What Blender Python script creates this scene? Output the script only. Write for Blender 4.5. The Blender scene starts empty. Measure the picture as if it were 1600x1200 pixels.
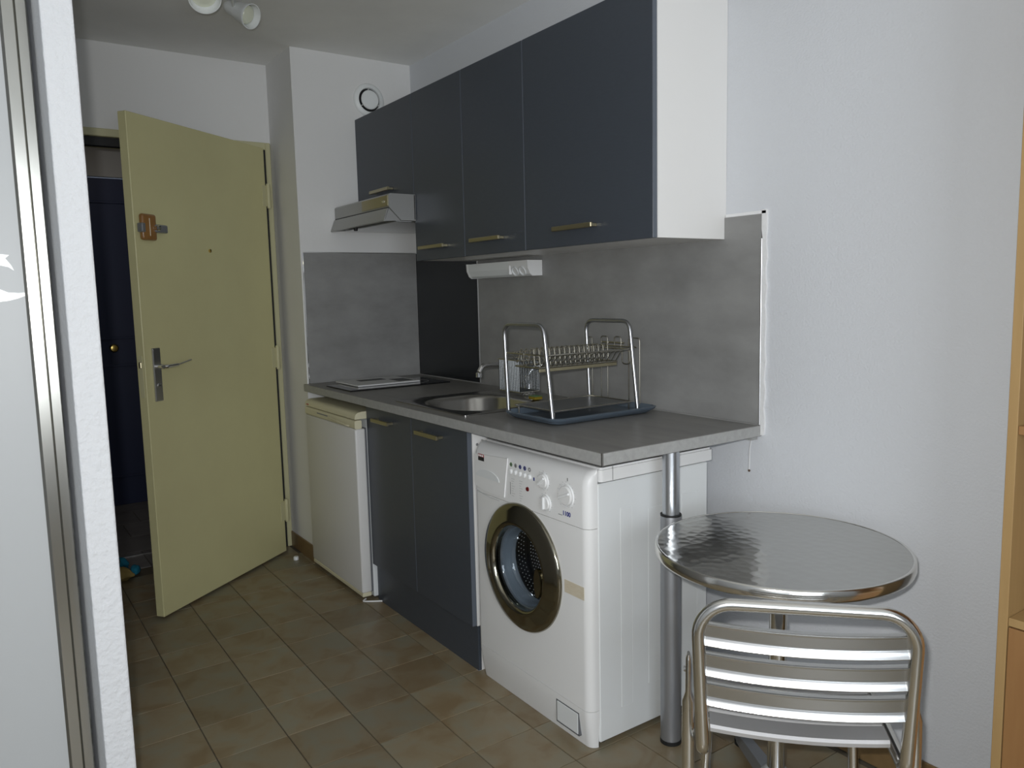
import bpy, bmesh, math, random
from mathutils import Vector, Matrix
random.seed(4)
SC = bpy.context.scene
COL = SC.collection
PI = math.pi

# ------------------------------------------------------------------ camera
CAM = Vector((3.6731, -1.9474, 1.3146)); YAW, PIT, ROL, FPX = 0.604, 0.1156, -0.0233, 1219.77
_F = Vector((-math.cos(YAW), math.sin(YAW), 0)); _R = Vector((math.sin(YAW), math.cos(YAW), 0)); _U = Vector((0, 0, 1))
F2 = _F*math.cos(PIT) - _U*math.sin(PIT); U2 = _U*math.cos(PIT) + _F*math.sin(PIT)
R2 = _R*math.cos(ROL) + U2*math.sin(ROL); U3 = U2*math.cos(ROL) - _R*math.sin(ROL)
cd = bpy.data.cameras.new('camera'); cam = bpy.data.objects.new('camera', cd); COL.objects.link(cam)
m = Matrix((R2, U3, -F2)).transposed().to_4x4(); m.translation = CAM
cam.matrix_world = m
cd.sensor_fit = 'HORIZONTAL'; cd.sensor_width = 36; cd.lens = 36*FPX/1600; cd.clip_start = .02
SC.camera = cam

# ------------------------------------------------------------------ light
SC.view_settings.view_transform = 'Standard'; SC.view_settings.look = 'None'
SC.view_settings.gamma = 1; SC.view_settings.use_curve_mapping = False
SC.view_settings.exposure = 0.0
w = bpy.data.worlds.new('sky'); SC.world = w; w.use_nodes = True
bgn = w.node_tree.nodes['Background']; bgn.inputs[0].default_value = (.55, .66, .85, 1); bgn.inputs[1].default_value = 1.2

def area(name, loc, look, sx, sy, power, col, shape='RECTANGLE'):
    d = bpy.data.lights.new(name, 'AREA'); d.shape = shape; d.size = sx; d.size_y = sy; d.energy = power; d.color = col
    o = bpy.data.objects.new(name, d); COL.objects.link(o); o.location = loc
    o.rotation_euler = Vector(look).to_track_quat('-Z', 'Y').to_euler()
    return o
# the camera's built-in flash, a small lamp beside the lens
area('camera_flash', CAM - R2*.035 + U3*.045 - F2*.01, F2 + U3*.02 + R2*.20, .03, .02, 20.5, (1, 1, .985))
# daylight entering by the window behind the camera
area('window_daylight', (5.44, -2.3, 1.45), (-1, 0.12, .12), 1.5, 1.25, 43, (.88, .94, 1.0))
# added unseen fill light that brightens the landing wall
area('landing_fill', (-1.1, -1.3, 2.40), (0, 0, -1), .25, .25, 1.2, (1, .93, .82))

# ------------------------------------------------------------------ materials
def mat(name, col, rough=.5, metal=0., spec=.5, bump=None, var=None, coat=0., trans=0., emit=None, ior=1.45):
    """bump=(scale,strength,distance)  var=(scale, colour2, amount, stretch)"""
    M = bpy.data.materials.new(name); M.use_nodes = True
    nt = M.node_tree; b = nt.nodes['Principled BSDF']
    b.inputs['Base Color'].default_value = (*col, 1); b.inputs['Roughness'].default_value = rough
    b.inputs['Metallic'].default_value = metal; b.inputs['Specular IOR Level'].default_value = spec
    b.inputs['Coat Weight'].default_value = coat; b.inputs['Transmission Weight'].default_value = trans
    b.inputs['IOR'].default_value = ior
    if emit: b.inputs['Emission Color'].default_value = (*emit[0], 1); b.inputs['Emission Strength'].default_value = emit[1]
    tc = nt.nodes.new('ShaderNodeTexCoord')
    if var:
        sc, c2, amt, st = var
        mp = nt.nodes.new('ShaderNodeMapping'); mp.inputs['Scale'].default_value = st
        nt.links.new(tc.outputs['Object'], mp.inputs[0])
        n = nt.nodes.new('ShaderNodeTexNoise'); n.inputs['Scale'].default_value = sc; n.inputs['Detail'].default_value = 6
        n.inputs['Roughness'].default_value = .6
        nt.links.new(mp.outputs[0], n.inputs['Vector'])
        rp = nt.nodes.new('ShaderNodeValToRGB'); rp.color_ramp.elements[0].position = .5 - amt; rp.color_ramp.elements[1].position = .5 + amt
        rp.color_ramp.elements[0].color = (*c2, 1); rp.color_ramp.elements[1].color = (*col, 1)
        nt.links.new(n.outputs[0], rp.inputs[0]); nt.links.new(rp.outputs[0], b.inputs['Base Color'])
    if bump:
        n = nt.nodes.new('ShaderNodeTexNoise'); n.inputs['Scale'].default_value = bump[0]; n.inputs['Detail'].default_value = 3
        nt.links.new(tc.outputs['Object'], n.inputs['Vector'])
        bp = nt.nodes.new('ShaderNodeBump'); bp.inputs['Strength'].default_value = bump[1]; bp.inputs['Distance'].default_value = bump[2]
        nt.links.new(n.outputs[0], bp.inputs['Height']); nt.links.new(bp.outputs[0], b.inputs['Normal'])
    return M

M = {}
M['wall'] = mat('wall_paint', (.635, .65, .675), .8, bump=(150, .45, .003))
M['endwall'] = mat('end_wall_paint', (.74, .735, .72), .8, bump=(60, .25, .003))
M['ceiling'] = mat('ceiling_paint', (.88, .88, .86), .9, bump=(50, .2, .002), var=(2.2, (.80, .80, .78), .2, (1, 1, 1)))
M['white_melamine'] = mat('white_melamine', (.80, .79, .77), .38, bump=(300, .04, .001))
M['slate'] = mat('slate_laminate', (.060, .070, .086), .36, spec=.45, bump=(900, .08, .0005), var=(30, (.052, .060, .074), .3, (1, 1, 6)))
M['slate_edge'] = mat('slate_edge_band', (.11, .125, .15), .4)
M['concrete'] = mat('concrete_laminate', (.30, .298, .29), .42, var=(4.0, (.225, .223, .217), .17, (1, 1, 1.8)), bump=(400, .05, .0006))
M['worktop'] = mat('worktop_laminate', (.25, .243, .23), .36, var=(9, (.185, .18, .172), .22, (.5, 2.5, 2)), bump=(400, .06, .0006))
M['worktop_edge'] = mat('worktop_lit_edge_band', (.40, .40, .39), .5, var=(60, (.30, .30, .29), .3, (1, 1, 1)))  # edge made lighter: the flash it faces is put into the colour
M['black_panel'] = mat('black_gloss_panel', (.012, .014, .016), .22)
M['black_glass'] = mat('black_hob_glass', (.006, .006, .007), .06, coat=.5)
M['alu'] = mat('brushed_aluminium', (.62, .62, .62), .32, 1, bump=(250, .06, .0005))
M['chrome'] = mat('chrome', (.78, .78, .78), .07, 1)
M['brass_handle'] = mat('satin_bronze_handle', (.40, .36, .24), .3, .9)
M['steel'] = mat('sink_steel', (.48, .47, .45), .22, 1, bump=(600, .05, .0004))
M['chair_alu'] = mat('polished_chair_aluminium', (.74, .73, .70), .16, 1, bump=(60, .03, .0008))
M['slat_alu'] = mat('slat_aluminium', (.56, .56, .55), .27, 1, bump=(400, .04, .0003))
M['seat_alu'] = mat('matt_seat_aluminium', (.62, .62, .63), .5, .8)
M['post_up'] = mat('post_upper_steel', (.58, .60, .63), .34, 1)
M['post_low'] = mat('post_lower_grey', (.36, .37, .39), .42, .75)
M['rubber'] = mat('black_rubber', (.012, .012, .012), .6)
M['cream'] = mat('cream_door_paint', (.63, .60, .33), .42, spec=.4, bump=(40, .12, .0015), var=(1.6, (.53, .49, .27), .3, (1, 1, 1)))
M['cream_dark'] = mat('cream_frame_paint', (.54, .51, .31), .5)
M['navy'] = mat('navy_door_paint', (.012, .02, .065), .5)
M['landing'] = mat('landing_paint', (.42, .41, .40), .9, bump=(50, .2, .002))
M['brass'] = mat('brass', (.72, .52, .16), .22, 1)
M['partition'] = mat('partition_paint', (.60, .61, .625), .85, bump=(70, .8, .005))
M['wood_lock'] = mat('varnished_wood', (.33, .17, .05), .3, coat=.4, var=(30, (.22, .10, .03), .3, (6, 1, 1)))
M['appliance'] = mat('white_enamel', (.745, .765, .765), .3, coat=.1)
M['appliance2'] = mat('white_plastic', (.80, .80, .79), .38)
M['fridge_white'] = mat('fridge_door_white', (.70, .69, .67), .4)
M['fridge_cream'] = mat('yellowed_cream_plastic', (.66, .62, .44), .42)
M['line'] = mat('print_grey', (.25, .25, .25), .6)
M['faint'] = mat('faint_print', (.50, .51, .51), .6)
M['button'] = mat('button_white', (.84, .85, .85), .35)
M['print_blue'] = mat('print_blue', (.03, .04, .22), .6)
M['print_red'] = mat('print_red', (.35, .02, .02), .5)
M['led'] = mat('dark_red_lamp', (.12, .006, .008), .35)
M['print_black'] = mat('print_black', (.02, .02, .02), .6)
M['print_green'] = mat('print_green', (.12, .22, .10), .6)
M['ring'] = mat('bronze_mirror_ring', (.30, .28, .22), .10, 1)
M['drum'] = mat('drum_steel', (.10, .10, .105), .3, 1)
M['gasket'] = mat('grey_gasket', (.13, .135, .145), .5)
M['boot'] = mat('blue_grey_door_boot', (.15, .165, .185), .35)
M['glint_bead'] = mat('drum_perforation_glint', (.9, .9, .9), .35)
def thin_glass():
    T = bpy.data.materials.new('door_bowl_glass'); T.use_nodes = True; nt = T.node_tree; nt.nodes.remove(nt.nodes['Principled BSDF'])
    out = nt.nodes['Material Output']; mx = nt.nodes.new('ShaderNodeMixShader'); tr = nt.nodes.new('ShaderNodeBsdfTransparent'); gl = nt.nodes.new('ShaderNodeBsdfGlossy')
    tr.inputs[0].default_value = (.80, .86, .90, 1); gl.inputs['Roughness'].default_value = .04; gl.inputs[0].default_value = (.9, .95, 1, 1)
    lw_ = nt.nodes.new('ShaderNodeLayerWeight'); lw_.inputs[0].default_value = .5
    pw = nt.nodes.new('ShaderNodeMath'); pw.operation = 'POWER'; pw.inputs[1].default_value = 3.5; nt.links.new(lw_.outputs['Facing'], pw.inputs[0])
    fz = nt.nodes.new('ShaderNodeMath'); fz.operation = 'MULTIPLY_ADD'; fz.inputs[1].default_value = .6; fz.inputs[2].default_value = .045; nt.links.new(pw.outputs[0], fz.inputs[0])
    nt.links.new(fz.outputs[0], mx.inputs[0]); nt.links.new(tr.outputs[0], mx.inputs[1]); nt.links.new(gl.outputs[0], mx.inputs[2]); nt.links.new(mx.outputs[0], out.inputs[0])
    return T
M['bowlglass'] = thin_glass()
M['tape'] = mat('beige_masking_tape', (.60, .52, .38), .7, var=(60, (.68, .62, .5), .25, (1, 1, 5)))
M['tray'] = mat('blue_grey_plastic', (.10, .13, .165), .3)
M['dripplate'] = mat('grey_drip_plate', (.16, .165, .17), .35, .4)
M['wire'] = mat('rack_wire', (.52, .50, .44), .25, 1)
M['racktube'] = mat('rack_tube', (.50, .51, .53), .28, 1)
M['mesh'] = mat('steel_mesh', (.17, .18, .185), .35, 1)
M['sponge'] = mat('yellow_sponge', (.26, .19, .015), .9, bump=(300, .5, .002))
M['paper'] = mat('white_sleeve', (.62, .62, .62), .3)
M['darkprint'] = mat('dark_print', (.03, .03, .03), .4)
M['skirt'] = mat('brown_tile_skirting', (.24, .155, .07), .35, var=(25, (.17, .11, .05), .3, (1, 1, 1)))
M['grout'] = mat('dark_grout', (.10, .085, .06), .9)
M['plaster'] = mat('plaster_filler', (.78, .78, .78), .85, bump=(80, .5, .004))
M['bookwood'] = mat('beech_veneer', (.29, .155, .06), .4, var=(6, (.24, .12, .045), .3, (8, 8, .6)))
M['bookedge'] = mat('beech_edge', (.36, .235, .10), .45, var=(6, (.31, .195, .08), .3, (8, 8, .6)))
M['closet_panel'] = mat('closet_panel_laminate', (.43, .44, .44), .45, bump=(200, .05, .0008))
M['closet_frame'] = mat('closet_frame_aluminium', (.42, .41, .375), .22, 1)
M['white_gloss'] = mat('white_gloss_finish', (.95, .95, .95), .2)
M['spot'] = mat('spot_white', (.78, .80, .79), .4)
M['bulb'] = mat('bulb_frosted', (.72, .74, .60), .25)
M['teal'] = mat('teal_fabric', (.01, .20, .32), .8)
M['brownfab'] = mat('brown_fabric', (.12, .075, .045), .8)
M['tan'] = mat('tan_fabric', (.30, .22, .07), .8)

# tile: mottled beige brown, with a per-tile shift
def tile_mat(name, ca, cb, cc):
    T = bpy.data.materials.new(name); T.use_nodes = True; nt = T.node_tree; b = nt.nodes['Principled BSDF']
    oi = nt.nodes.new('ShaderNodeObjectInfo'); tc = nt.nodes.new('ShaderNodeTexCoord')
    mul = nt.nodes.new('ShaderNodeMath'); mul.operation = 'MULTIPLY'; mul.inputs[1].default_value = 37
    nt.links.new(oi.outputs['Random'], mul.inputs[0])
    add = nt.nodes.new('ShaderNodeVectorMath'); add.operation = 'ADD'
    nt.links.new(tc.outputs['Object'], add.inputs[0]); nt.links.new(mul.outputs[0], add.inputs[1])
    n = nt.nodes.new('ShaderNodeTexNoise'); n.inputs['Scale'].default_value = 9; n.inputs['Detail'].default_value = 5; n.inputs['Distortion'].default_value = .6
    nt.links.new(add.outputs[0], n.inputs['Vector'])
    rp = nt.nodes.new('ShaderNodeValToRGB'); e = rp.color_ramp.elements
    e[0].position = .34; e[0].color = (*ca, 1); e[1].position = .66; e[1].color = (*cc, 1)
    k = rp.color_ramp.elements.new(.5); k.color = (*cb, 1)
    nt.links.new(n.outputs[0], rp.inputs[0])
    hsv = nt.nodes.new('ShaderNodeHueSaturation')
    mr = nt.nodes.new('ShaderNodeMapRange'); mr.inputs[3].default_value = .88; mr.inputs[4].default_value = 1.12
    nt.links.new(oi.outputs['Random'], mr.inputs[0]); nt.links.new(mr.outputs[0], hsv.inputs['Value'])
    nt.links.new(rp.outputs[0], hsv.inputs['Color']); nt.links.new(hsv.outputs[0], b.inputs['Base Color'])
    b.inputs['Roughness'].default_value = .38
    bp = nt.nodes.new('ShaderNodeBump'); bp.inputs['Strength'].default_value = .15; bp.inputs['Distance'].default_value = .002
    n2 = nt.nodes.new('ShaderNodeTexNoise'); n2.inputs['Scale'].default_value = 14
    nt.links.new(add.outputs[0], n2.inputs['Vector']); nt.links.new(n2.outputs[0], bp.inputs['Height']); nt.links.new(bp.outputs[0], b.inputs['Normal'])
    return T
M['tile'] = tile_mat('floor_tile_glaze', (.20, .145, .08), (.235, .19, .12), (.225, .205, .145))
M['landing_tile'] = tile_mat('landing_tile_glaze', (.16, .15, .15), (.19, .18, .18), (.2, .19, .19))

# tabletop: overlapping brushed swirls
def swirl_mat():
    T = bpy.data.materials.new('swirled_steel'); T.use_nodes = True; nt = T.node_tree; b = nt.nodes['Principled BSDF']
    b.inputs['Base Color'].default_value = (.50, .495, .47, 1); b.inputs['Metallic'].default_value = 1
    tc = nt.nodes.new('ShaderNodeTexCoord')
    v = nt.nodes.new('ShaderNodeTexVoronoi'); v.inputs['Scale'].default_value = 38; v.inputs['Randomness'].default_value = .7
    nt.links.new(tc.outputs['Object'], v.inputs['Vector'])
    mr = nt.nodes.new('ShaderNodeMapRange'); mr.inputs[3].default_value = .10; mr.inputs[4].default_value = .24
    n = nt.nodes.new('ShaderNodeTexNoise'); n.inputs['Scale'].default_value = 12
    nt.links.new(tc.outputs['Object'], n.inputs['Vector'])
    nt.links.new(n.outputs[0], mr.inputs[0]); nt.links.new(mr.outputs[0], b.inputs['Roughness'])
    bp = nt.nodes.new('ShaderNodeBump'); bp.inputs['Strength'].default_value = .5; bp.inputs['Distance'].default_value = .0014
    nt.links.new(v.outputs['Distance'], bp.inputs['Height']); nt.links.new(bp.outputs[0], b.inputs['Normal'])
    return T
M['swirl'] = swirl_mat()

# perforated drum wall
def drum_mat():
    T = bpy.data.materials.new('perforated_drum'); T.use_nodes = True; nt = T.node_tree; b = nt.nodes['Principled BSDF']
    b.inputs['Metallic'].default_value = 1; b.inputs['Roughness'].default_value = .4
    b.inputs['Base Color'].default_value = (.045, .045, .05, 1)
    return T
M['drum_back'] = drum_mat()

# ------------------------------------------------------------------ object helpers
def tagp(o, label=None, cat=None, group=None, kind=None):
    if label: o['label'] = label
    if cat: o['category'] = cat
    if group: o['group'] = group
    if kind: o['kind'] = kind
    return o
def thing(name, loc, label, cat, rotz=0, group=None):
    o = bpy.data.objects.new(name, None); COL.objects.link(o); o.empty_display_size = .05
    o.location = loc; o.rotation_euler = (0, 0, rotz)
    o['_o'] = 1
    ORG[o] = Matrix.Translation(Vector(loc)) @ Matrix.Rotation(rotz, 4, 'Z')
    del o['_o']
    return tagp(o, label, cat, group)
ORG = {}
def root_of(p):
    while p.parent: p = p.parent
    return p
def obj(name, bm, ma, parent=None, smooth=False, local=False, angle=35, recalc=True):
    if recalc: bmesh.ops.recalc_face_normals(bm, faces=bm.faces)
    if parent is not None and not local:
        r = root_of(parent)
        if r in ORG: bm.transform(ORG[r].inverted())
    me = bpy.data.meshes.new(name); bm.to_mesh(me); bm.free()
    for x in (ma if isinstance(ma, (list, tuple)) else [ma]): me.materials.append(x)
    if smooth:
        me.polygons.foreach_set('use_smooth', [True]*len(me.polygons))
        if angle: me.set_sharp_from_angle(angle=math.radians(angle))
    o = bpy.data.objects.new(name, me); COL.objects.link(o)
    if parent is not None: o.parent = parent
    return o
def struct(name, bm, ma, parent=None, **k):
    o = obj(name, bm, ma, parent, **k)
    if parent is None: o['kind'] = 'structure'
    return o
def BM(): return bmesh.new()
def bx(bm, x0, x1, y0, y1, z0, z1, bev=0, seg=1, mi=0):
    t = bmesh.new()
    bmesh.ops.create_cube(t, size=1)
    for v in t.verts:
        v.co = Vector(((x0+x1)/2 + v.co.x*(x1-x0), (y0+y1)/2 + v.co.y*(y1-y0), (z0+z1)/2 + v.co.z*(z1-z0)))
    if bev: bmesh.ops.bevel(t, geom=list(t.edges), offset=bev, segments=seg, profile=.5, affect='EDGES')
    for f in t.faces: f.material_index = mi
    merge(bm, t); return bm
def merge(bm, t, mtx=None):
    if mtx is not None: t.transform(mtx)
    me = bpy.data.meshes.new('tmp'); t.to_mesh(me); t.free(); bm.from_mesh(me); bpy.data.meshes.remove(me)
def box(x0, x1, y0, y1, z0, z1, bev=0, seg=1): return bx(BM(), x0, x1, y0, y1, z0, z1, bev, seg)
def prism(pts, axis, a, b, bm=None):
    """polygon pts in the plane normal to AXIS, extruded from a to b. axis x: pts=(y,z); y: (x,z); z: (x,y)"""
    bm = bm or BM()
    def P(u, v, t): return {'x': (t, u, v), 'y': (u, t, v), 'z': (u, v, t)}[axis]
    va = [bm.verts.new(P(u, v, a)) for u, v in pts]; vb = [bm.verts.new(P(u, v, b)) for u, v in pts]
    n = len(pts); bm.faces.new(va); bm.faces.new(vb[::-1])
    for i in range(n): bm.faces.new((va[i], vb[i], vb[(i+1) % n], va[(i+1) % n]))
    return bm
def frames(path, closed=False):
    n = len(path); T = []
    for i in range(n):
        if closed: d = path[(i+1) % n] - path[i-1]
        else: d = path[min(i+1, n-1)] - path[max(i-1, 0)]
        T.append(d.normalized())
    a = Vector((0, 0, 1)) if abs(T[0].z) < .9 else Vector((1, 0, 0))
    N = (a - T[0]*a.dot(T[0])).normalized(); out = []
    for t in T:
        N = (N - t*N.dot(t)).normalized(); out.append((t, N, t.cross(N)))
    return out
def tube(path, r, n=10, bm=None, closed=False, cap=True, sy=1.0):
    bm = bm or BM(); path = [Vector(p) for p in path]; fr = frames(path, closed); rings = []
    for i, (p, (t, N, B)) in enumerate(zip(path, fr)):
        rr = r[i] if isinstance(r, (list, tuple)) else r
        rings.append([bm.verts.new(p + N*rr*math.cos(2*PI*k/n) + B*rr*sy*math.sin(2*PI*k/n)) for k in range(n)])
    m_ = len(rings)
    for i in range(m_ if closed else m_-1):
        a, b = rings[i], rings[(i+1) % m_]
        for k in range(n): bm.faces.new((a[k], a[(k+1) % n], b[(k+1) % n], b[k]))
    if cap and not closed: bm.faces.new(rings[0][::-1]); bm.faces.new(rings[-1])
    return bm
def fillet(pts, r, seg=6):
    pts = [Vector(p) for p in pts]; out = [pts[0]]
    for i in range(1, len(pts)-1):
        p, a, b = pts[i], (pts[i-1]-pts[i]), (pts[i+1]-pts[i])
        la, lb = a.length, b.length; a.normalize(); b.normalize()
        ang = a.angle(b); d = min(r/math.tan(ang/2), la*.49, lb*.49)
        s, e = p + a*d, p + b*d
        for k in range(seg+1):
            t = k/seg; out.append(s*(1-t)**2 + p*2*t*(1-t) + e*t*t)
    out.append(pts[-1]); return out
def lathe(prof, origin, axis='z', n=48, bm=None, closed=False, cap=True):
    """prof = [(r, h)] revolved about AXIS through origin"""
    bm = bm or BM(); o = Vector(origin); rings = []
    for r, h in prof:
        ring = []
        for k in range(n):
            c, s = math.cos(2*PI*k/n), math.sin(2*PI*k/n)
            v = {'z': (r*c, r*s, h), 'y': (r*c, h, r*s), 'x': (h, r*c, r*s)}[axis]
            ring.append(bm.verts.new(o + Vector(v)))
        rings.append(ring)
    L = len(rings)
    for i in range(L if closed else L-1):
        a, b = rings[i], rings[(i+1) % L]
        for k in range(n): bm.faces.new((a[k], a[(k+1) % n], b[(k+1) % n], b[k]))
    if not closed and cap:
        if prof[0][0] > 1e-4: bm.faces.new(rings[0][::-1])
        if prof[-1][0] > 1e-4: bm.faces.new(rings[-1])
    bmesh.ops.remove_doubles(bm, verts=bm.verts, dist=1e-6)
    return bm
def cut(o, cutter_bms):
    for cb in cutter_bms:
        me = bpy.data.meshes.new('c'); bmesh.ops.recalc_face_normals(cb, faces=cb.faces); cb.to_mesh(me); cb.free()
        c = bpy.data.objects.new('c', me); COL.objects.link(c)
        if o.parent is not None:
            r = root_of(o.parent)
            if r in ORG: me.transform(ORG[r].inverted())
            c.parent = o.parent
        md = o.modifiers.new('b', 'BOOLEAN'); md.operation = 'DIFFERENCE'; md.object = c; md.solver = 'EXACT'
        dg = bpy.context.evaluated_depsgraph_get(); dg.update()
        new = bpy.data.meshes.new_from_object(o.evaluated_get(dg))
        o.modifiers.clear(); old = o.data; o.data = new; new.name = old.name
        bpy.data.objects.remove(c); bpy.data.meshes.remove(me)
def rrect(x0, x1, y0, y1, r, n=6):
    pts = []
    for cx, cy, a0 in ((x1-r, y1-r, 0), (x0+r, y1-r, 90), (x0+r, y0+r, 180), (x1-r, y0+r, 270)):
        for k in range(n+1):
            a = math.radians(a0 + 90*k/n); pts.append((cx + r*math.cos(a), cy + r*math.sin(a)))
    return pts
def loft(rings, bm=None, cap0=False, cap1=False):
    bm = bm or BM(); R = [[bm.verts.new(p) for p in ring] for ring in rings]; n = len(R[0])
    for a, b in zip(R, R[1:]):
        for k in range(n): bm.faces.new((a[k], a[(k+1) % n], b[(k+1) % n], b[k]))
    if cap0: bm.faces.new(R[0][::-1])
    if cap1: bm.faces.new(R[-1])
    return bm
def text(name, s, size, loc, ma, parent, ext=.0004, rot=(PI/2, 0, 0), bold=0):
    cu = bpy.data.curves.new(name, 'FONT'); cu.body = s; cu.size = size; cu.extrude = ext; cu.align_x = 'CENTER'; cu.align_y = 'CENTER'; cu.offset = bold
    t = bpy.data.objects.new('t', cu); COL.objects.link(t)
    dg = bpy.context.evaluated_depsgraph_get(); me = bpy.data.meshes.new_from_object(t.evaluated_get(dg))
    bpy.data.objects.remove(t)
    from mathutils import Euler
    me.transform(Matrix.Translation(Vector(loc)) @ Euler(rot).to_matrix().to_4x4())
    me.transform(ORG[root_of(parent)].inverted())
    me.materials.clear(); me.materials.append(ma); me.name = name
    o = bpy.data.objects.new(name, me); COL.objects.link(o); o.parent = parent
    return o

# ------------------------------------------------------------------ room shell
H = 2.475
HX = -.354            # face of the entrance wall
PY = -.622            # free side of the pier
YL = -3.3; XB = 5.5
fl = struct('floor', box(HX-.12, XB+.1, YL-.1, .1, -.06, -.0035), M['grout'])
struct('ceiling', box(-2.2, XB+.1, YL-.1, .1, H, H+.1), M['ceiling'])
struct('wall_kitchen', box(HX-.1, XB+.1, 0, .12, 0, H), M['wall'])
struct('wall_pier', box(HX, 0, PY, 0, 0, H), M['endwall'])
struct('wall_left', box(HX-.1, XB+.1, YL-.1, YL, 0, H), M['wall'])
# entrance wall with the doorway
bm = BM(); bx(bm, HX-.12, HX, PY-.02, .0, 0, H); bx(bm, HX-.12, HX, -1.60, PY-.02, 2.075, H); bx(bm, HX-.12, HX, YL, -1.60, 0, H)
struct('wall_entrance', bm, M['endwall'])
# back wall with window
bm = BM(); bx(bm, XB, XB+.1, YL, -3.1, 0, H); bx(bm, XB, XB+.1, -1.5, 0, 0, H); bx(bm, XB, XB+.1, -3.1, -1.5, 0, .8); bx(bm, XB, XB+.1, -3.1, -1.5, 2.1, H)
struct('wall_back', bm, M['wall'])
wf = BM()
for a in ((-3.1, -3.05, .8, 2.1), (-1.55, -1.5, .8, 2.1), (-2.33, -2.27, .8, 2.1), (-3.1, -1.5, .8, .85), (-3.1, -1.5, 2.05, 2.1)):
    bx(wf, XB+.03, XB+.08, a[0], a[1], a[2], a[3])
struct('window_1', wf, M['white_melamine'])
# partition that ends in the white edge at the left
struct('wall_partition', box(HX, 2.0, -1.798, -1.744, 0, H, .004, 2), M['partition'])
# closet box behind the sliding door
bm = BM(); bx(bm, .9, .95, YL, -1.80, 0, H); bx(bm, 1.775, 1.85, YL, -1.80, 2.36, H)
struct('wall_closet', bm, M['wall'])

# floor tiles
S = .2059; GX, GY = 1.0295, -.8495
tb = box(-S/2+.0017, S/2-.0017, -S/2+.0017, S/2-.0017, -.0035, 0)
bmesh.ops.bevel(tb, geom=[e for e in tb.edges if all(v.co.z > -.001 for v in e.verts)], offset=.0006, segments=1, affect='EDGES')
t0 = obj('tile', tb, M['tile'], fl, smooth=False)
me0 = t0.data; first = True
stuff = BM()
i0 = math.floor((HX-GX)/S); i1 = math.ceil((XB-GX)/S); j0 = math.floor((YL-GY)/S); j1 = math.ceil((0-GY)/S)
for i in range(i0, i1):
    for j in range(j0, j1):
        x = GX + (i+.5)*S; y = GY + (j+.5)*S
        inside = HX-.02 < x-S/2+.1 and y < .05
        if not inside: continue
        if x < 3.0 and -1.80 < y < -.06 and not (x > 2.0 and y < -1.7):
            if x - S/2 < HX: 
                continue
            if first: o = t0; first = False
            else: o = t0.copy(); COL.objects.link(o); o.parent = fl
            o.location = (x, y, random.uniform(-.0003, .0002)); o.rotation_euler = (random.uniform(-.001, .001), random.uniform(-.001, .001), 0)
        else:
            a, b = max(x-S/2+.0017, HX+.001), min(x+S/2-.0017, XB); c, d = max(y-S/2+.0017, YL), min(y+S/2-.0017, 0)
            if a < b and c < d: bx(stuff, a, b, c, d, -.0035, 0)
# strip of cut tiles against the entrance wall
for j in range(j0, j1):
    x1 = GX + math.ceil((HX-GX)/S)*S; y = GY + (j+.5)*S
    if -1.80 < y < -.6 and x1-HX > .02: bx(stuff, HX+.002, x1-.0017, y-S/2+.0017, y+S/2-.0017, -.0035, 0)
o = obj('tile_field', stuff, M['tile'], fl); o['kind'] = 'stuff'

# skirting of brown tile on the pier return
sk = struct('baseboard_pier', box(HX+.001, -.001, PY-.009, PY, 0, .082, .002), M['skirt'])
struct('baseboard_kitchen', box(2.19, XB, -.009, 0, 0, .08, .002), M['skirt'])

# ------------------------------------------------------------------ entrance door and frame
fr = BM()
bx(fr, HX-.12, HX+.012, PY-.029, PY-.003, 0, 2.095, .004)
bx(fr, HX-.12, HX+.012, -1.62, -1.555, 0, 2.095, .004)
bx(fr, HX-.12, HX+.012, -1.556, PY-.028, 2.06, 2.095, .003)
bx(fr, HX-.12, HX-.055, PY-.060, PY-.028, 0, 2.06)
bx(fr, HX-.12, HX-.055, -1.556, -1.54, 0, 2.06)
bx(fr, HX-.12, HX-.055, -1.556, PY-.049, 2.03, 2.061)
d1 = struct('door_1', fr, M['cream_dark'])
sl_ = box(HX-.050, HX-.010, -1.556, PY-.049, 2.022, 2.0605); bx(sl_, HX-.03, HX+.008, PY-.085, PY-.0295, .004, 2.06)  # black strips stand in for shade in the frame recess and hinge gap
obj('door_gap_strip', sl_, M['rubber'], d1)
Fc = Vector((.279, -1.386, 0)); Hc = Vector((-.246, -.692, 0))
dv = (Fc-Hc); DL = dv.length; dang = math.atan2(dv.y, dv.x)
dt = thing('entrance_door', (Hc.x, Hc.y, 0), 'open cream painted entrance door with lever handle and wooden latch', 'door', dang)
# local: x along the door from hinge to free edge; face seen by the room is the +y side (left-hand normal)
DT = .04
obj('door_panel', box(0, DL, -DT, 0, .012, 2.05, .002), M['cream'], dt, local=True)
bm = BM(); prism([(DL-.058-.02, .915), (DL-.058+.022, .915), (DL-.058+.022, 1.13), (DL-.058-.02, 1.13)], 'y', 0, .009, bm)
pl = obj('lock_plate', box(DL-.08, DL-.038, 0, .009, .91, 1.128, .003, 2), M['alu'], dt, local=True); bm.free()
bm = tube(fillet([(DL-.06, .008, 1.052), (DL-.06, .048, 1.052), (DL-.11, .056, 1.056), (DL-.205, .052, 1.064)], .02), [.009]*8+[.0085, .007, .0065, .006, .006, .005, .005, .005], 12) if False else None
hp = fillet([(DL-.06, .008, 1.052), (DL-.06, .050, 1.052), (DL-.12, .056, 1.055), (DL-.205, .050, 1.068)], .018)
rr = [.010 - .006*max(0, (k-4)/(len(hp)-5)) for k in range(len(hp))]
obj('lever_handle', tube(hp, rr, 12, sy=1.2), M['chrome'], dt, smooth=True, local=True)
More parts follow.
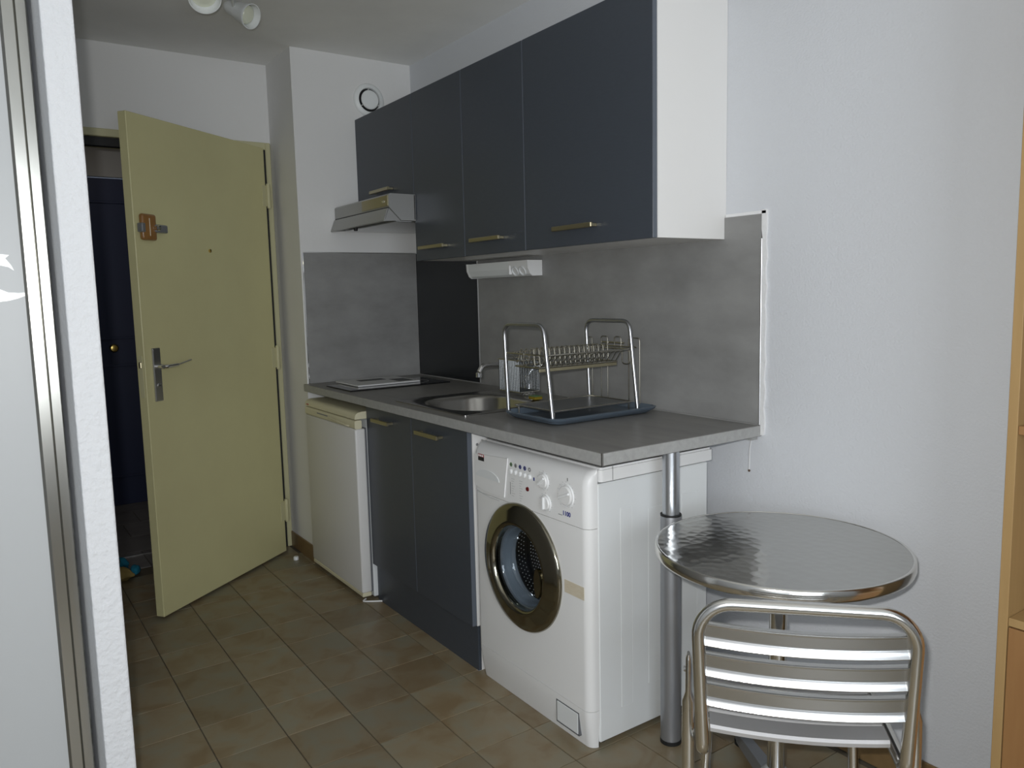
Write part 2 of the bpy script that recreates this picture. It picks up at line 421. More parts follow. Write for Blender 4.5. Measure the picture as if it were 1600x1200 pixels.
obj('lock_cylinder', lathe([(0, .013), (.008, .013), (.0095, .008), (.0095, 0)], (DL-.059, 0, .975), 'y', 20), M['chrome'], dt, smooth=True, local=True)
lw = obj('latch_plate', box(DL-.100, DL-.022, 0, .022, 1.558, 1.662, .010, 3), M['wood_lock'], dt, smooth=True, local=True)
tagp(lw, 'varnished wooden plate of the door latch')
obj('latch_rib', box(DL-.0605, DL-.0575, .02, .0245, 1.575, 1.645, .001), M['tape'], lw, local=True)
obj('latch_bolt', box(DL-.148, DL-.085, .012, .032, 1.590, 1.622, .005, 2), M['post_low'], lw, local=True)
obj('latch_knob', lathe([(0, .05), (.008, .049), (.011, .042), (.008, .03), (.008, .02)], (DL-.085, 0, 1.607), 'y', 20), M['chrome'], lw, smooth=True, local=True)
obj('latch_catch', box(DL-.030, DL-.010, .004, .03, 1.588, 1.624, .004, 2), M['post_low'], lw, local=True)
obj('peephole', lathe([(0, .004), (.004, .004), (.0075, .005), (.0075, 0)], (DL-.430, 0, 1.533), 'y', 20), M['brass'], dt, smooth=True, local=True)
for z in (.92, 1.28): pass
for z in (.225, 1.02, 1.82):
    h = lathe([(.0075, 0), (.0095, .004), (.0095, .116), (.0075, .12)], (-.012, .006, z-.06), 'z', 14)
    bx(h, -.012, .03, -.002, .0025, z-.05, z+.05); bx(h, -.040, -.012, -.004, .001, z-.05, z+.05)
    obj('hinge', h, M['cream_dark'], dt, smooth=True, local=True)
for z in (.99, .96, 1.05): pass
kb = box(DL-.001, DL+.0012, -.030, -.010, .93, 1.10, .0005); obj('latch_face', kb, M['cream_dark'], dt, local=True)
obj('latch_tongue', box(DL, DL+.006, -.027, -.014, 1.05, 1.075, .002), M['brass_handle'], dt, local=True)

# ------------------------------------------------------------------ landing beyond the door
lf = struct('floor_landing', box(-1.95, HX-.12, -2.3, -.1, -.06, -.0035), M['grout'])
LS = .3
lt = obj('tile', box(-LS/2+.002, LS/2-.002, -LS/2+.002, LS/2-.002, -.0035, 0, 0), M['landing_tile'], lf)
k = 0
for i in range(5):
    for j in range(7):
        o = lt if k == 0 else lt.copy()
        if k: COL.objects.link(o); o.parent = lf
        k += 1
        o.location = (HX-.125-LS/2-i*LS, -.25-LS*j + (.1 if i % 2 else 0), 0)
bm = BM(); bx(bm, -1.97, -1.87, -2.3, -1.72, 0, H); bx(bm, -1.97, -1.87, -.86, -.1, 0, H); bx(bm, -1.97, -1.87, -1.72, -.86, 2.097, H)
bx(bm, -1.97, HX-.12, -2.4, -2.3, 0, H); bx(bm, -1.97, HX-.12, -.1, 0, 0, H)
struct('wall_landing', bm, M['landing'])
bd = thing('landing_door', (-1.9, -1.29, 0), 'dark navy blue door across the unlit landing', 'door')
obj('door_leaf', box(-1.925, -1.885, -1.715, -.865, .0005, 2.09, .001), M['navy'], bd)
for z0, z1 in ((.18, .92), (1.08, 1.95)):
    b_ = BM()
    for y0, y1, a, c in ((-1.60, -1.585, z0, z1), (-.995, -.98, z0, z1), (-1.60, -.98, z0, z0+.015), (-1.60, -.98, z1-.015, z1)): bx(b_, -1.886, -1.877, y0, y1, a, c, .002)
    obj('panel_moulding', b_, M['navy'], bd)
obj('door_knob', lathe([(0, .055), (.02, .052), (.027, .04), (.02, .026), (.010, .018), (.012, 0), (.024, 0)], (-1.885, -1.205, 1.026), 'x', 24), M['brass'], bd, smooth=True)
obj('threshold_strip', box(-.712, -.70, -1.60, -1.0, 0, .004, .001), M['alu'], lf)
# things lying on the landing floor
bg = thing('cloth_heap', (-.42, -1.44, 0), 'crumpled teal, brown and tan cloth bag lying in the doorway', 'bag')
def blob(c, s, seed, ma, name, rot=0):
    b = BM(); bmesh.ops.create_icosphere(b, subdivisions=3, radius=1); rnd = random.Random(seed)
    ph = [rnd.uniform(0, 6) for _ in range(6)]
    for v in b.verts:
        d = 1 + .13*math.sin(5*v.co.x+ph[0]) + .12*math.sin(6*v.co.y+ph[1]) + .1*math.sin(7*v.co.z+ph[2])
        v.co = Vector((v.co.x*s[0]*d, v.co.y*s[1]*d, v.co.z*s[2]*d))
        v.co.rotate(Matrix.Rotation(rot, 3, 'Z')); v.co += Vector(c); v.co.z = max(v.co.z, .001)
    return obj(name, b, ma, bg, smooth=True, angle=None)
blob((-.44, -1.50, .05), (.11, .055, .055), 1, M['brownfab'], 'bag_body')
blob((-.50, -1.44, .035), (.06, .03, .03), 2, M['teal'], 'teal_lining', .4)
blob((-.40, -1.39, .02), (.07, .022, .02), 3, M['teal'], 'strap', -.3)
blob((-.34, -1.455, .03), (.055, .035, .03), 4, M['tan'], 'tan_pocket', .9)

# ------------------------------------------------------------------ closet sliding door (left edge)
cl = thing('closet_sliding_door', (1.85, -2.25, 0), 'pale grey closet sliding door in an aluminium frame', 'door')
obj('door_panel', box(1.838, 1.852, -2.72, -1.852, .03, 2.35), M['closet_panel'], cl)
fa = BM()
prism([(-1.853, 1.828), (-1.853, 1.858), (-1.848, 1.863), (-1.829, 1.863), (-1.827, 1.860), (-1.825, 1.863), (-1.809, 1.863), (-1.806, 1.858), (-1.806, 1.828)], 'z', .02, 2.36, fa)
for v in fa.verts: v.co.x, v.co.y = v.co.y, v.co.x
obj('frame_stile', fa, M['closet_frame'], cl)
obj('frame_stile', box(1.828, 1.863, -2.765, -2.72, .02, 2.36, .003), M['closet_frame'], cl)
obj('frame_rail', box(1.832, 1.860, -2.72, -1.853, .02, .07, .003), M['closet_frame'], cl)
obj('frame_rail', box(1.832, 1.860, -2.72, -1.853, 2.31, 2.36, .003), M['closet_frame'], cl)
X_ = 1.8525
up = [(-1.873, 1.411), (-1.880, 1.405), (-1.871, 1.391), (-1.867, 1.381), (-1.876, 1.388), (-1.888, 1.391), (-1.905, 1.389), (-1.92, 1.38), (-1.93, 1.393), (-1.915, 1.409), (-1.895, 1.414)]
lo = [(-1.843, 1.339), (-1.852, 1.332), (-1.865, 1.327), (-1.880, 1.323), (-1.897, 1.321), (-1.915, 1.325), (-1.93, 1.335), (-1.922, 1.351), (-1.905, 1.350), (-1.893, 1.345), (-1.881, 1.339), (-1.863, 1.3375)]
for q in (up, lo):  # two flat white curved shapes set on the panel
    tagp(obj('crescent', prism(q, 'x', X_-.001, X_+.0006), M['white_gloss'], cl), 'glossy white curved shape on the panel')
struct('trim_1', box(1.80, 1.90, YL, -1.80, 0, .018, .002), M['closet_frame'])

# ------------------------------------------------------------------ wall cabinets
def handle(name, x0, x1, y, z, parent, ma=None):
    """bow handle: flat bar on two posts, in front of plane y"""
    b = BM(); ma = ma or M['brass_handle']
    bx(b, x0, x1, y-.032, y-.022, z-.0078, z+.0078, .002)
    for x in (x0+.012, x1-.012): bx(b, x-.005, x+.005, y-.024, y, z-.005, z+.005, .001)
    return obj(name, b, ma, parent)
DU = .3145; HT = 2.1745; HU = 1.4655
spec = [('wall_cabinet', 0.003, .5885, 1.752, 'slate grey wall cabinet above the cooker hood', .20, .40, 1.800, 1),
        ('wall_cabinet', .5915, 1.000, HU, 'narrow slate grey wall cabinet right of the cooker hood', .665, .875, 1.516, 1),
        ('wall_cabinet', 1.003, 1.410, HU, 'narrow slate grey wall cabinet above the strip light', 1.08, 1.285, 1.519, 1),
        ('wall_cabinet', 1.413, 2.037, HU, 'wide slate grey wall cabinet with white end panel', 1.60, 1.80, 1.521, 1)]
for nm, x0, x1, z0, lab, h0, h1, hz, _ in spec:
    t = thing(nm, ((x0+x1)/2, -.15, z0), lab, 'cabinet', group=None)
    b = BM(); T_ = .016; yb = -DU+.019
    bx(b, x0, x0+T_, yb, -.001, z0, HT); bx(b, x1-T_, x1, yb, -.001, z0, HT)
    bx(b, x0+T_, x1-T_, yb, -.001, z0, z0+T_); bx(b, x0+T_, x1-T_, yb, -.001, HT-T_, HT); bx(b, x0+T_, x1-T_, -.006, -.001, z0+T_, HT-T_)
    bx(b, x0+T_, x1-T_, yb+.02, -.006, (z0+HT)/2, (z0+HT)/2+T_)
    obj('carcass', b, M['white_melamine'], t)
    b = box(x0+.001, x1-.0005, -DU, yb-.001, z0-.001, HT, .001)
    for f in b.faces:
        if abs(f.normal.y) < .5: f.material_index = 1
    d = obj('cabinet_door', b, [M['slate'], M['slate_edge']], t)
    handle('handle', h0, h1, -DU, hz, d)

# ------------------------------------------------------------------ cooker hood
hd = thing('cooker_hood', (.3, -.2, 1.63), 'grey metal cooker hood under the far wall cabinet', 'cooker hood')
M['hood'] = mat('hood_grey_paint', (.36, .36, .35), .3, .5)
obj('hood_body', prism([(-.002, 1.638), (-.385, 1.638), (-.441, 1.693), (-.441, 1.743), (-.433, 1.7495), (-.002, 1.7495)], 'x', .006, .600), M['hood'], hd)
obj('reflection_strip', box(.33, .592, -.4445, -.4405, 1.697, 1.742, .001), M['brass_handle'], hd)  # bronze tone paints the door's yellowish reflection on the hood front
v_ = BM(); prism([(-.4435, 1.687), (-.447, 1.687), (-.468, 1.634), (-.464, 1.630)], 'x', .008, .598, v_); 
obj('visor', v_, M['hood'], hd)
for x in (.008, .594): obj('visor_cheek', prism([(-.441, 1.687), (-.463, 1.632), (-.388, 1.6365)], 'x', x, x+.004), M['hood'], hd)
obj('underside_filter', box(.03, .575, -.40, -.03, 1.632, 1.639, .002), M['alu'], hd)
obj('visor_gap', box(.012, .596, -.4440, -.4405, 1.684, 1.6905), M['rubber'], hd)
obj('rear_joint', box(.5995, .6008, -.3205, -.3165, 1.642, 1.747), M['rubber'], hd)
obj('hood_slider', box(.545, .565, -.4475, -.444, 1.712, 1.722, .001), M['chrome'], hd)
obj('hood_knob', lathe([(0, -.014), (.009, -.013), (.010, 0)], (.22, -.43, 1.634), 'z', 16), M['rubber'], hd, smooth=True)

# ------------------------------------------------------------------ strip light below the cabinets
sl = thing('strip_light', (.87, -.04, 1.415), 'white strip light with sockets on the wall under the cabinets', 'lamp')
prof = [(-.009, 1.385), (-.058, 1.384), (-.070, 1.392), (-.082, 1.415), (-.084, 1.447), (-.009, 1.447)]
obj('lamp_housing', prism(prof, 'x', .965, 1.10), M['appliance2'], sl)
obj('diffuser', prism([(y*1.0, z) for y, z in prof], 'x', .64, .964), M['spot'], sl)
obj('end_cap', prism([(y*1.02, z-.001 if z < 1.4 else z+.001) for y, z in prof], 'x', .632, .642), M['appliance2'], sl)
for k in range(2):
    x = 1.005 + k*.052
    s = obj('socket', lathe([(.021, 0), (.019, -.006), (.013, -.003), (.0, -.001)], (0, 0, 0), 'y', 24).copy() if False else (lambda bb: (bb.transform(Matrix.Translation((x, -.077, 1.405)) @ Matrix.Rotation(math.radians(24), 4, 'X')), bb)[1])(lathe([(.021, .004), (.021, -.004), (.017, -.004), (.015, .001), (0, .001)], (0, 0, 0), 'y', 24)), M['appliance'], sl, smooth=True)
obj('switch', box(.968, .978, -.086, -.072, 1.392, 1.43, .002), M['white_gloss'], sl)

# ------------------------------------------------------------------ splashbacks
HC = .9004; HS = 1.53
def panel(name, bm, ma, label):
    o = obj(name, bm, ma); tagp(o, label, 'splashback'); return o
sb = thing('splashback', (.003, -.3, HC), 'grey concrete look splashback panel on the far end wall', 'splashback')
obj('panel', box(.0005, .008, -.612, -.0105, HC+.0005, HS), M['concrete'], sb)
obj('edge_trim', box(.0005, .010, -.617, -.612, HC+.0005, HS, .001), M['chrome'], sb)
obj('top_trim', box(.0005, .009, -.612, -.0105, HS, HS+.004), M['alu'], sb)
sb = thing('splashback', (.3, -.003, HC), 'black glossy splashback panel behind the hob', 'splashback')
obj('panel', box(.0085, .6015, -.0095, -.0005, HC+.0005, HS), M['black_panel'], sb)
obj('edge_trim', box(.6020, .6075, -.011, -.0005, HC+.0005, HS, .001), M['alu'], sb)
sb = thing('splashback', (1.4, -.003, HC), 'long grey concrete look splashback behind the sink and dish rack', 'splashback')
obj('panel', box(.608, 2.1745, -.0085, -.0005, HC+.0005, HS), M['concrete'], sb)
obj('edge_trim', box(2.1745, 2.1785, -.0105, -.0005, HC+.0005, 1.459, .001), M['alu'], sb)
pf = BM()
xs = 2.1787
rows = [HC-.03 + k*(HS+.012-HC+.03)/24 for k in range(25)]
prism([(xs if z < 1.459 else 2.1747, z) for z in rows] + [(2.192 + .0022*math.sin(k*1.7) + .0012*math.sin(k*4.1), rows[24-k]) for k in range(25)], 'y', -.0075, -.0003, pf)
bx(pf, 2.04, 2.19, -.0075, -.0003, HS, HS+.010, .001)
struct('trim_2', pf, M['plaster'])

# ------------------------------------------------------------------ worktop
L_ = 2.1805; D_ = .6414; TH = .034
wt = thing('worktop', (1.09, -.32, HC-TH), 'grey concrete look kitchen worktop running along the wall', 'worktop')
b = box(.0015, L_, -D_, -.001, HC-TH, HC, .0015)
for f in b.faces:
    if abs(f.normal.z) < .5: f.material_index = 1
slab = obj('slab', b, [M['worktop'], M['worktop_edge']], wt)
cut(slab, [box(.905, 1.395, -.555, -.165, HC-.1, HC+.1)])
obj('corner_strip', box(L_-.0035, L_+.0008, -D_-.0008, -D_+.0035, HC-TH, HC), M['alu'], wt)
obj('upstand_joint', box(.0085, 2.174, -.014, -.0100, HC, HC+.004), M['concrete'], wt)
obj('wall_batten', box(2.0, 2.165, -.03, -.001, HC-TH-.012, HC-TH-.001), M['worktop_edge'], wt)

# support post at the free corner
px, py = 2.152, -.362
pt = thing('support_post', (px, py, 0), 'grey metal support post under the worktop end', 'post')
obj('upper_tube', lathe([(.024, .66), (.024, HC-TH-.001)], (px, py, 0), 'z', 40), M['post_up'], pt, smooth=True)
obj('lower_tube', lathe([(.0295, .012), (.0295, .678), (.0285, .682), (.0245, .682)], (px, py, 0), 'z', 40), M['post_low'], pt, smooth=True)
obj('collar_ring', lathe([(.0242, .680), (.0296, .680), (.0296, .685), (.0242, .6855)], (px, py, 0), 'z', 40, closed=True), M['rubber'], pt, smooth=True)
obj('foot_ring', lathe([(.0305, .0), (.0305, .012), (.0, .012)], (px, py, 0), 'z', 40), M['rubber'], pt, smooth=True)

# ------------------------------------------------------------------ hob, leaflet
hb = thing('hob', (.33, -.345, HC), 'black glass two-zone hob set in the far end of the worktop', 'hob')
obj('glass_plate', box(.190, .470, -.600, -.092, HC+.0003, HC+.0055, .0015), M['black_glass'], hb)
for yy, r_ in ((-.23, .085), (-.42, .07)): obj('cooking_zone', lathe([(r_-.002, 0), (r_, 0), (r_, .0003), (r_-.002, .0003)], (.33, yy, HC+.0056), 'z', 40, closed=True), M['line'], hb)
bk = thing('leaflet', (.245, -.36, HC+.006), 'white flat sleeve with two dark windows lying on the hob', 'sleeve')
obj('sleeve', box(.108, .378, -.522, -.205, HC+.0062, HC+.0140, .003, 2), M['paper'], bk)
obj('dark_window', box(.165, .225, -.44, -.31, HC+.0141, HC+.0148), M['darkprint'], bk)
obj('dark_window', box(.235, .345, -.30, -.225, HC+.0141, HC+.0148), M['darkprint'], bk)

# ------------------------------------------------------------------ sink and tap
sk = thing('sink', (1.15, -.36, HC), 'square stainless steel sink with a deep round-cornered bowl', 'sink')
def rr3(x0, x1, y0, y1, r, z, n=8): return [(x, y, z) for x, y in rrect(x0, x1, y0, y1, r, n)]
R_ = [rr3(.885, 1.415, -.590, -.142, .012, HC+.0003), rr3(.885, 1.415, -.590, -.142, .012, HC+.0040), rr3(.892, 1.408, -.583, -.149, .012, HC+.0055),
      rr3(.905, 1.395, -.570, -.162, .02, HC+.0035), rr3(.935, 1.365, -.552, -.185, .13, HC+.003), rr3(.942, 1.358, -.545, -.192, .13, HC-.001), rr3(.950, 1.350, -.538, -.200, .13, HC-.015),
      rr3(.960, 1.340, -.528, -.210, .12, HC-.12), rr3(.985, 1.315, -.505, -.235, .11, HC-.145), rr3(1.12, 1.18, -.40, -.34, .028, HC-.155)]
obj('basin', loft(R_, cap1=True), M['steel'], sk, smooth=True, angle=50)
obj('drain', lathe([(.035, .0), (.033, .004), (.02, .003), (.0, -.001)], (1.15, -.37, HC-.1545), 'z', 32), M['chrome'], sk, smooth=True)
tp = thing('tap', (1.13, -.11, HC), 'chrome mixer tap behind the sink bowl', 'tap')
obj('tap_body', lathe([(.027, .0005), (.027, .006), (.021, .012), (.020, .075), (.015, .085), (0, .087)], (1.13, -.11, HC), 'z', 28), M['chrome'], tp, smooth=True)
pth = fillet([(1.13, -.125, HC+.05), (1.135, -.17, HC+.125), (1.15, -.28, HC+.140), (1.162, -.350, HC+.142), (1.165, -.368, HC+.118)], .05, 5)
obj('spout', tube(pth, .0095, 14), M['chrome'], tp, smooth=True)
obj('spout_nozzle', lathe([(.0125, 0), (.0125, .016), (.010, .018)], (1.165, -.368, HC+.100), 'z', 20), M['chrome'], tp, smooth=True)
obj('tap_lever', tube([(1.13, -.11, HC+.085), (1.135, -.10, HC+.105), (1.17, -.06, HC+.13)], [.012, .009, .006], 12), M['chrome'], tp, smooth=True)
sp = thing('sponge', (1.29, -.17, HC+.004), 'small yellow sponge on the back rim of the sink', 'sponge')
obj('sponge_block', box(1.245, 1.290, -.198, -.160, HC+.0062, HC+.018, .004, 2), M['sponge'], sp, smooth=True)
obj('scourer_layer', box(1.246, 1.289, -.197, -.161, HC+.0181, HC+.021, .001), M['print_green'], sp)

# ------------------------------------------------------------------ dish rack
dr = thing('dish_rack', (1.64, -.27, HC), 'metal dish rack with two hoops over a blue-grey tray', 'dish rack')
Z0 = HC+.0008
ri = [rr3(1.530, 1.775, -.472, -.072, .03, Z0), rr3(1.507, 1.800, -.498, -.046, .045, Z0+.016), rr3(1.503, 1.804, -.502, -.042, .048, Z0+.022), rr3(1.511, 1.796, -.494, -.050, .04, Z0+.024), rr3(1.522, 1.785, -.484, -.062, .034, Z0+.006), rr3(1.56, 1.75, -.44, -.10, .02, Z0+.004)]
obj('tray', loft(ri, cap0=True, cap1=True), M['tray'], dr, smooth=True, angle=50)
obj('drip_plate', box(1.528, 1.742, -.455, -.125, HC+.036, HC+.040, .0015), M['dripplate'], dr)
obj('drip_plate_rim', tube([(1.528, -.457, HC+.041), (1.744, -.457, HC+.041), (1.744, -.123, HC+.041), (1.528, -.123, HC+.041)], .0022, 6, closed=True), M['wire'], dr, smooth=True)
for x, y in ((1.54, -.45), (1.735, -.45), (1.54, -.13), (1.735, -.13)):
    obj('plate_foot', tube([(x, y, HC+.008), (x, y, HC+.037)], .003, 8), M['wire'], dr, smooth=True)
for y, xa, xb in ((-.475, 1.516, 1.760), (-.110, 1.508, 1.757)):
    pth = fillet([(xa, y, HC+.010), (xa-.017, y, 1.213), (1.718, y, 1.213), (xb, y, HC+.010)], .040, 8)
    obj('hoop', tube(pth, .0068, 14), M['racktube'], dr, smooth=True)
rim = fillet([(1.62, -.475, 1.117), (1.725, -.475, 1.117), (1.725, -.110, 1.117), (1.508, -.110, 1.117), (1.508, -.475, 1.117), (1.61, -.475, 1.117)], .008, 3)
obj('shelf_rim', tube(rim, .0028, 8), M['wire'], dr, smooth=True)
obj('lower_rim', tube([(1.672, -.462, 1.074), (1.672, -.125, 1.074), (1.545, -.125, 1.074), (1.545, -.462, 1.074)], .0026, 8, closed=True), M['wire'], dr, smooth=True)
obj('lower_strip', box(1.6695, 1.6745, -.46, -.127, 1.060, 1.0712, .001), M['brass_handle'], dr)  # flat bronze-coloured strip below the lower rim
for k in range(16):
    y = -.452 + k*.0212
    pth = fillet([(1.725, y, 1.117), (1.700, y, 1.108), (1.675, y, 1.076), (1.640, y, 1.076), (1.628, y+.004, 1.134), (1.612, y+.008, 1.134), (1.600, y, 1.078), (1.578, y, 1.078), (1.566, y+.004, 1.130), (1.552, y+.008, 1.130), (1.540, y, 1.078), (1.508, y, 1.117)], .008, 3)
    obj('plate_wire', tube(pth, .0017, 6), M['wire'], dr, smooth=True)
def uloop(x0, x1, y, z0, z1, r=.0022): return tube(fillet([(x0, y, z0), (x0, y, z1), (x1, y, z1), (x1, y, z0)], .01, 4), r, 7)
for x0, x1, z0, z1, y in ((1.474, 1.496, .925, 1.150, -.085), (1.545, 1.580, .925, 1.155, -.085), (1.615, 1.650, 1.10, 1.155, -.085), (1.672, 1.727, .925, 1.152, -.070)):
    obj('cup_rod', uloop(x0, x1, y, z0, z1), M['wire'], dr, smooth=True)
obj('cup_rail', tube([(1.47, -.087, 1.122), (1.73, -.087, 1.122)], .0024, 7), M['wire'], dr, smooth=True)
obj('cup_rail', tube([(1.54, -.081, 1.134), (1.66, -.081, 1.134)], .0035, 7), M['wire'], dr, smooth=True)
obj('cup_hook', tube(fillet([(1.655, -.085, 1.128), (1.655, -.085, 1.062), (1.695, -.085, 1.062), (1.695, -.085, 1.128)], .012, 4), .0022, 7), M['wire'], dr, smooth=True)
# cutlery basket of steel mesh
cb = thing('cutlery_basket', (1.44, -.37, .975), 'steel mesh cutlery basket hooked on the side of the dish rack', 'basket')
def grid_face(bm, P, U, V, cell=.0052):
    P, U, V = Vector(P), Vector(U), Vector(V); nu = max(2, round(U.length/cell)); nv = max(2, round(V.length/cell))
    g = [[bm.verts.new(P + U*(i/nu) + V*(j/nv)) for j in range(nv+1)] for i in range(nu+1)]
    for i in range(nu):
        for j in range(nv): bm.faces.new((g[i][j], g[i+1][j], g[i+1][j+1], g[i][j+1]))
b = BM(); xa, xb, ya, yb, za, zb = 1.388, 1.516, -.425, -.345, .977, 1.086
for P, U, V in (((xa, ya, za), (xb-xa, 0, 0), (0, 0, zb-za)), ((xb, ya, za), (0, yb-ya, 0), (0, 0, zb-za)), ((xa, yb, za), (xb-xa, 0, 0), (0, 0, zb-za)), ((xa, ya, za), (0, yb-ya, 0), (0, 0, zb-za)), ((xa, ya, za), (xb-xa, 0, 0), (0, yb-ya, 0))):
    grid_face(b, P, U, V)
bmesh.ops.remove_doubles(b, verts=b.verts, dist=1e-5)
o = obj('mesh_wall', b, M['mesh'], cb)
md = o.modifiers.new('w', 'WIREFRAME'); md.thickness = .0017; md.use_even_offset = False
obj('basket_rim', tube([(xa, ya, zb), (xb, ya, zb), (xb, yb, zb), (xa, yb, zb)], .0022, 8, closed=True), M['wire'], cb, smooth=True)
obj('basket_base_rim', tube([(xa, ya, za), (xb, ya, za), (xb, yb, za), (xa, yb, za)], .0018, 8, closed=True), M['wire'], cb, smooth=True)
for y in (-.41, -.36): obj('hook', tube(fillet([(xb-.012, y, zb-.001), (xb-.012, y, 1.126), (xb-.002, y, 1.126), (xb-.002, y, 1.112)], .004, 4), .0018, 7), M['wire'], cb, smooth=True)

# ------------------------------------------------------------------ base cabinet
bc = thing('base_cabinet', (1.04, -.3, 0), 'slate grey sink base cabinet with two doors', 'cabinet')
b = BM(); x0, x1 = .630, 1.447; YB = -.581
for a in ((x0, x0+.016), (x1-.016, x1)): bx(b, a[0], a[1], YB, -.02, .0, .8655)
bx(b, x0+.016, x1-.016, YB, -.02, .165, .181); bx(b, x0+.016, x1-.016, -.026, -.02, .181, .80); bx(b, x0+.016, x1-.016, YB, YB+.03, .8495, .8655)
obj('carcass', b, M['white_melamine'], bc)
obj('toe_kick', box(x0, x1+.0012, -.5685-.014, -.5685+.0, .002, .160), M['slate'], bc) if False else obj('toe_kick', prism([(YB+.012, .001), (YB+.012, .164), (YB-.0002, .164), (YB-.0002, .001)], 'x', x0-.0005, x1+.0008), M['slate'], bc)
for a0, a1, h0, h1 in ((x0+.001, 1.0365, .738, .892), (1.0395, x1-.0005, 1.118, 1.290)):
    b = box(a0, a1, -.601, YB-.0015, .166, .858, .001)
    for f in b.faces:
        if abs(f.normal.y) < .5: f.material_index = 1
    d = obj('cabinet_door', b, [M['slate'], M['slate_edge']], bc)
    handle('handle', h0, h1, -.601, .812, d)
obj('screw_cap', lathe([(0, .0015), (.005, .001), (.005, 0)], (x1, -.562, .806), 'x', 14), M['line'], bc, smooth=True)

# ------------------------------------------------------------------ fridge
fg = thing('fridge', (.33, -.35, 0), 'small white under-counter fridge with yellowed cream top trim', 'fridge')
FX0, FX1 = .034, .6235
obj('fridge_body', box(FX0, FX1, -.598, -.06, .015, .798, .004, 2), M['appliance'], fg)
for x in (.08, .58): obj('fridge_foot', lathe([(.018, 0), (.018, .016)], (x, -.56, 0), 'z', 16), M['rubber'], fg)
dd = obj('fridge_door', box(FX0, FX1, -.652, -.606, .040, .7595, .007, 3), M['fridge_white'], fg, smooth=True)
obj('door_gap_strip', box(FX0+.006, FX1-.006, -.606, -.5985, .04, .760), M['gasket'], fg)
obj('bottom_trim', box(FX0+.001, FX1-.001, -.650, -.608, .022, .040, .003), M['fridge_cream'], fg)
b = prism(rrect(-.652, -.620, .7600, .797, .007, 3), 'x', FX0, FX1-.001)
hs = obj('handle_strip', b, M['fridge_cream'], fg, smooth=True)
obj('grip_slot', box(.19, .34, -.6535, -.6515, .779, .785, .001), M['line'], hs)
obj('grip_lip', tube(fillet([(.33, -.6525, .783), (.345, -.659, .781), (.55, -.659, .770), (.56, -.6525, .768)], .01, 4), .0035, 8), M['fridge_cream'], hs, smooth=True)
b = prism([(-.651, .8015), (-.651, .812), (-.647, .822), (-.638, .829), (-.62, .8325), (-.06, .8325), (-.06, .8015)], 'x', FX0-.002, FX1+.001)
ld = obj('fridge_lid', b, M['fridge_cream'], fg, smooth=True)
tagp(ld, 'yellowed cream plastic lid')
obj('emblem', box(.055, .080, -.6525, -.6508, .808, .813, .0005), M['print_red'], ld)
obj('floor_wire', tube(fillet([(.60, -.628, .006), (.615, -.652, .004), (.640, -.618, .004), (.665, -.578, .004)], .01, 4), .0035, 8), M['appliance2'], fg, smooth=True)
cap = tagp(obj('bottle_cap', lathe([(.0, .017), (.011, .017), (.013, .014), (.013, .001), (0, .001)], (-.11, -.69, 0), 'z', 24), M['spot'], smooth=True), 'small white plastic cap on the floor by the skirting', 'cap')

# ------------------------------------------------------------------ washing machine
wm = thing('washing_machine', (1.76, -.33, 0), 'white front-loading washing machine with bronze door ring', 'washing machine')
FY = -.590; WX0, WX1 = 1.462, 2.058
bd_ = obj('cabinet_body', box(1.464, 2.060, -.553, -.105, .018, .782, .003), M['appliance'], wm)
obj('side_relief', box(2.0595, 2.0607, -.47, -.425, .10, .70, .001), M['appliance'], bd_)
obj('side_relief', box(2.0595, 2.0607, -.36, -.29, .14, .68, .001), M['appliance'], bd_)
obj('side_relief', box(2.0595, 2.0607, -.22, -.15, .10, .70, .001), M['appliance'], bd_)
lid = prism(rrect(1.462, 2.062, -.545, -.080, .012, 4), 'z', .786, .826)
bmesh.ops.bevel(lid, geom=[e for e in lid.edges if all(v.co.z > .82 for v in e.verts)], offset=.006, segments=2, affect='EDGES')
ld = obj('lid', lid, M['appliance2'], wm, smooth=True)
obj('lid_joint', box(2.0618, 2.0624, -.5, -.498, .787, .826), M['line'], ld)
for x in (1.50, 2.02):
    for y in (-.52, -.14): obj('foot', lathe([(.018, 0), (.018, .019)], (x, y, 0), 'z', 16), M['rubber'], wm)
# fascia: rounded vertical corners, round opening for the door
DCX, DCZ = 1.737, .462; DR = .203
def fasc(z0, z1, name, ma, taper=0):
    sec = []
    r = .026
    for k in range(7):
        a = math.radians(180 + 90*k/6); sec.append((WX0 + r + r*math.cos(a), FY + r + r*math.sin(a)))
    for k in range(7):
        a = math.radians(270 + 90*k/6); sec.append((WX1 - r + r*math.cos(a), FY + r + r*math.sin(a)))
    sec.append((WX1, -.5525)); sec.append((WX0, -.5525))
    return sec
sec = fasc(0, 1, '', None)
bm = prism(sec, 'z', .118, .655)
mid = obj('front_panel', bm, M['appliance2'], wm, smooth=True)
cut(mid, [lathe([(.150, -.2), (.150, .2)], (DCX, -.57, DCZ), 'y', 64)])
cut(bd_, [lathe([(.150, -.45), (.150, .12)], (DCX, -.57+.0, DCZ), 'y', 64).copy() if False else lathe([(.152, -.05), (.152, .30)], (DCX, -.57, DCZ), 'y', 64)])
